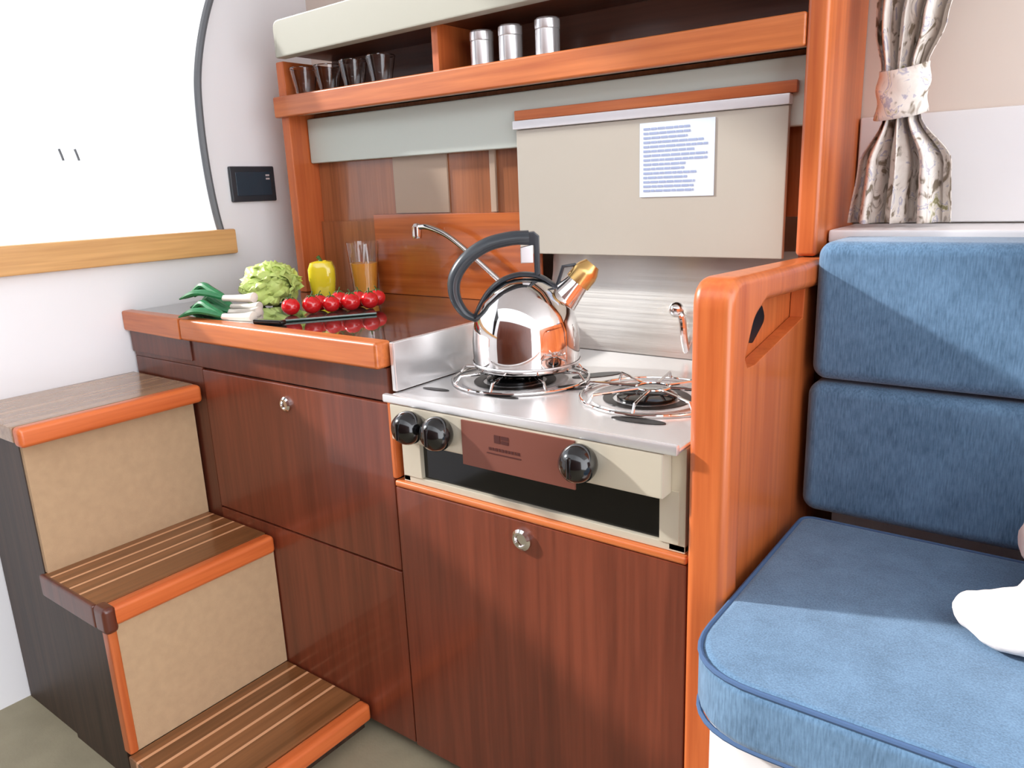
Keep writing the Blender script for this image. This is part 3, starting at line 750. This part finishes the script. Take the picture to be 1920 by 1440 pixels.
jg = thing('juice_glass', 'tall clear glass half filled with orange juice beside the splashback', 'glass', (-0.335, 0.378, WTZ))
b = newbm(); lathe(b, [(0, 0), (0.026, 0), (0.030, 0.05), (0.036, 0.118), (0.0345, 0.118), (0.0285, 0.05), (0.0245, 0.005), (0, 0.005)], seg=32, cap=False)
obj('tumbler', b, M['glass'], jg, local=True)
b = newbm(); lathe(b, [(0, 0.0055), (0.0243, 0.0055), (0.0282, 0.05), (0.0303, 0.072), (0, 0.072)], seg=32)
obj('juice', b, M['juice'], jg, local=True)
b = newbm()
tube(b, [(-0.012, 0, 0.010), (0.004, 0.004, 0.112)], 0.0022, 8); tube(b, [(0.012, 0.006, 0.010), (0.016, -0.004, 0.114)], 0.0022, 8)
obj('stirrer', b, M['alu'], jg, local=True)
kn = thing('knife', 'small knife lying in front of the cutting board near the onions', 'knife', (-0.26, 0.02, WTZ), rotz=0.18)
b = newbm(); prism(b, [(-0.075, 0.000), (-0.055, -0.009), (0.02, -0.009), (0.02, 0.005), (-0.06, 0.005)], 'z', 0.0005, 0.0020)
obj('blade', b, M['steel'], kn, local=True)
b = newbm(); box(b, 0.018, 0.085, -0.010, 0.006, 0.0, 0.009, bev=0.003)
obj('grip', b, M['black'], kn, local=True)

# ================================================================ SETTEE
sb_ = thing('settee_base', 'white moulded base under the blue seat cushion', 'settee base', (1.1, 0.1, 0.0))
po = rounded([(0.676, 0.40), (0.676, -0.125), (1.295, -0.125), (1.295, 0.40)], [0, 0.06, 0, 0], 8)
obj('moulding', prism(newbm(), po, 'z', 0.0, 0.408, bev=0.004), M['white'], sb_)
pbox('back_support', M['white'], sb_, 0.676, 1.295, 0.402, 0.42, 0.408, 0.862)
pbox('back_ledge', M['white'], sb_, 0.6437, 1.295, 0.402, 0.556, 0.8625, 0.882, bev=0.004)
def cushion(name, label, pts, axis, a, b_, bev, zpip=None):
    t = thing(name, label, 'cushion', (1.1, 0.1, 0.48))
    bm = newbm(); slab(bm, pts[0], pts[1], pts[2], axis, a, b_, bev)
    obj('cover', bm, M['blue'], t)
    return t
sp0 = rounded([(0.664, 0.278), (0.664, -0.158), (1.295, -0.158), (1.295, 0.278)], [0.02, 0.085, 0.02, 0.02], 9)
ct = cushion('seat_cushion', 'blue woven seat cushion with rounded left corner and piped edge', ((0.664, -0.158), (1.295, 0.278), (0.085, 0.02, 0.02, 0.02)), 'z', 0.4085, 0.482, 0.013)
def inset(p, d):
    c = Vector((1.2, 0.06)); return [tuple(Vector(q) + Vector((d if q[0] < 1.2 else -d, d if q[1] < 0.06 else -d))) for q in p]
ring = [Vector((x, y, 0.4795)) for x, y in inset(sp0, 0.0035)]; ring.append(ring[0])
obj('piping', tube(newbm(), ring, 0.0030, 8), M['piping'], ct)
ring = [Vector((x, y, 0.4115)) for x, y in inset(sp0, 0.0035)]; ring.append(ring[0])
obj('piping', tube(newbm(), ring, 0.0030, 8), M['piping'], ct)
lower = ((0.658, 0.4845), (1.295, 0.679), (0.02,) * 4)
upper = ((0.662, 0.684), (1.295, 0.874), (0.02,) * 4)
c1 = cushion('back_cushion', 'lower blue woven back cushion just above the seat cushion', lower, 'y', 0.284, 0.400, 0.018)
c2 = cushion('back_cushion', 'upper blue woven back cushion below the curtain', upper, 'y', 0.282, 0.400, 0.018)
c1['group'] = c2['group'] = 'blue back cushions of the settee'

# crumpled white pillow at the right
random.seed(2)
b = newbm()
for (x, y, z, r, a, c, e) in [(0.950, 0.060, 0.510, 0.05, 1.4, 0.9, 0.7), (1.03, 0.10, 0.53, 0.07, 1.3, 1.1, 0.75), (1.12, 0.12, 0.54, 0.08, 1.2, 1.2, 0.8), (0.985, 0.185, 0.555, 0.055, 1.1, 0.9, 1.0), (1.06, 0.19, 0.58, 0.065, 1.2, 0.9, 1.0)]:
    sphere(b, (x, y, z), r, a, c, e)
for v in b.verts:
    if v.co.z < 0.4855: v.co.z = 0.4855
pw = obj('fluffy_pillow', b, M['pillow'], loc=(1.03, 0.12, 0.4855))
rm = pw.modifiers.new('merge', 'REMESH'); rm.mode = 'VOXEL'; rm.voxel_size = 0.006
sm = pw.modifiers.new('soften', 'SMOOTH'); sm.iterations = 8; sm.factor = 0.8
tx = bpy.data.textures.new('folds', 'CLOUDS'); tx.noise_scale = 0.05
dm = pw.modifiers.new('folds', 'DISPLACE'); dm.texture = tx; dm.strength = 0.022; dm.mid_level = 0.6
pw.modifiers['merge'].use_smooth_shade = True
tag(pw, 'crumpled white fluffy pillow on the right of the blue seat', 'pillow')

# ================================================================ CURTAIN
cu = thing('curtain', 'leaf-patterned pale curtain gathered by a tieback above the blue settee', 'curtain', (0.715, 0.47, 0.888))
def lerp(a, b, t): return a + (b - a) * t
def tab(z, T):
    for (z0, v0), (z1, v1) in zip(T, T[1:]):
        if z0 <= z <= z1:
            t = (z - z0) / (z1 - z0); t = t * t * (3 - 2 * t); return lerp(v0, v1, t)
    return T[-1][1] if z > T[-1][0] else T[0][1]
Lt = [(0.886, 0.652), (0.97, 0.660), (1.04, 0.692), (1.10, 0.684), (1.16, 0.672), (1.50, 0.660)]
Rt = [(0.886, 0.790), (0.97, 0.785), (1.04, 0.742), (1.10, 0.745), (1.16, 0.765), (1.30, 0.820), (1.50, 0.86)]
b = newbm(); NZ, NX = 60, 90; g = []
for i in range(NZ + 1):
    z = 0.888 + (1.50 - 0.888) * i / NZ; L, Rr_ = tab(z, Lt), tab(z, Rt); row = []
    wd = Rr_ - L; pinch = max(0.0, 1 - abs(z - 1.07) / 0.10)
    for j in range(NX + 1):
        u = j / NX; amp = 0.022 * (1 - 0.6 * pinch)
        ph = 0.5 * math.sin(z * 7)
        y = 0.465 + amp * math.sin(2 * PI * 3.5 * u + ph) + 0.006 * math.sin(2 * PI * 11 * u + 3 * z) * (1 - 0.5 * pinch)
        x = L + wd * (u + 0.018 * math.sin(2 * PI * 9 * u + 1.0 + ph))
        row.append(b.verts.new((x, y, z)))
    g.append(row)
for i in range(NZ):
    for j in range(NX): b.faces.new((g[i][j], g[i][j + 1], g[i + 1][j + 1], g[i + 1][j]))
cl = obj('cloth', b, M['curtain'], cu, smooth=0)
cl.data.shade_smooth(); s = cl.modifiers.new('thickness', 'SOLIDIFY'); s.thickness = 0.0012
b = newbm(); NR, NS = 10, 48; g = []
for i in range(NR + 1):
    z = 1.038 + 0.066 * i / NR; row = []
    for k in range(NS):
        a = 2 * PI * k / NS
        rx = 0.0335 + 0.0015 * math.sin(5 * a) + 0.002 * math.cos(i); ry = 0.0235 + 0.001 * math.sin(4 * a + i)
        row.append(b.verts.new((0.7165 + rx * math.cos(a), 0.462 + ry * math.sin(a), z + 0.006 * math.sin(a * 1 + 0.6))))
    g.append(row)
for i in range(NR):
    for k in range(NS): b.faces.new((g[i][k], g[i][(k + 1) % NS], g[i + 1][(k + 1) % NS], g[i + 1][k]))
tb = obj('tieback', b, M['curtain'], cu, smooth=0); tb.data.shade_smooth(); s = tb.modifiers.new('thickness', 'SOLIDIFY'); s.thickness = 0.002
struct('trim_2', box(newbm(), 0.644, 2.195, 0.545, 0.5595, 0.884, 1.045, bev=0.003), M['white'])
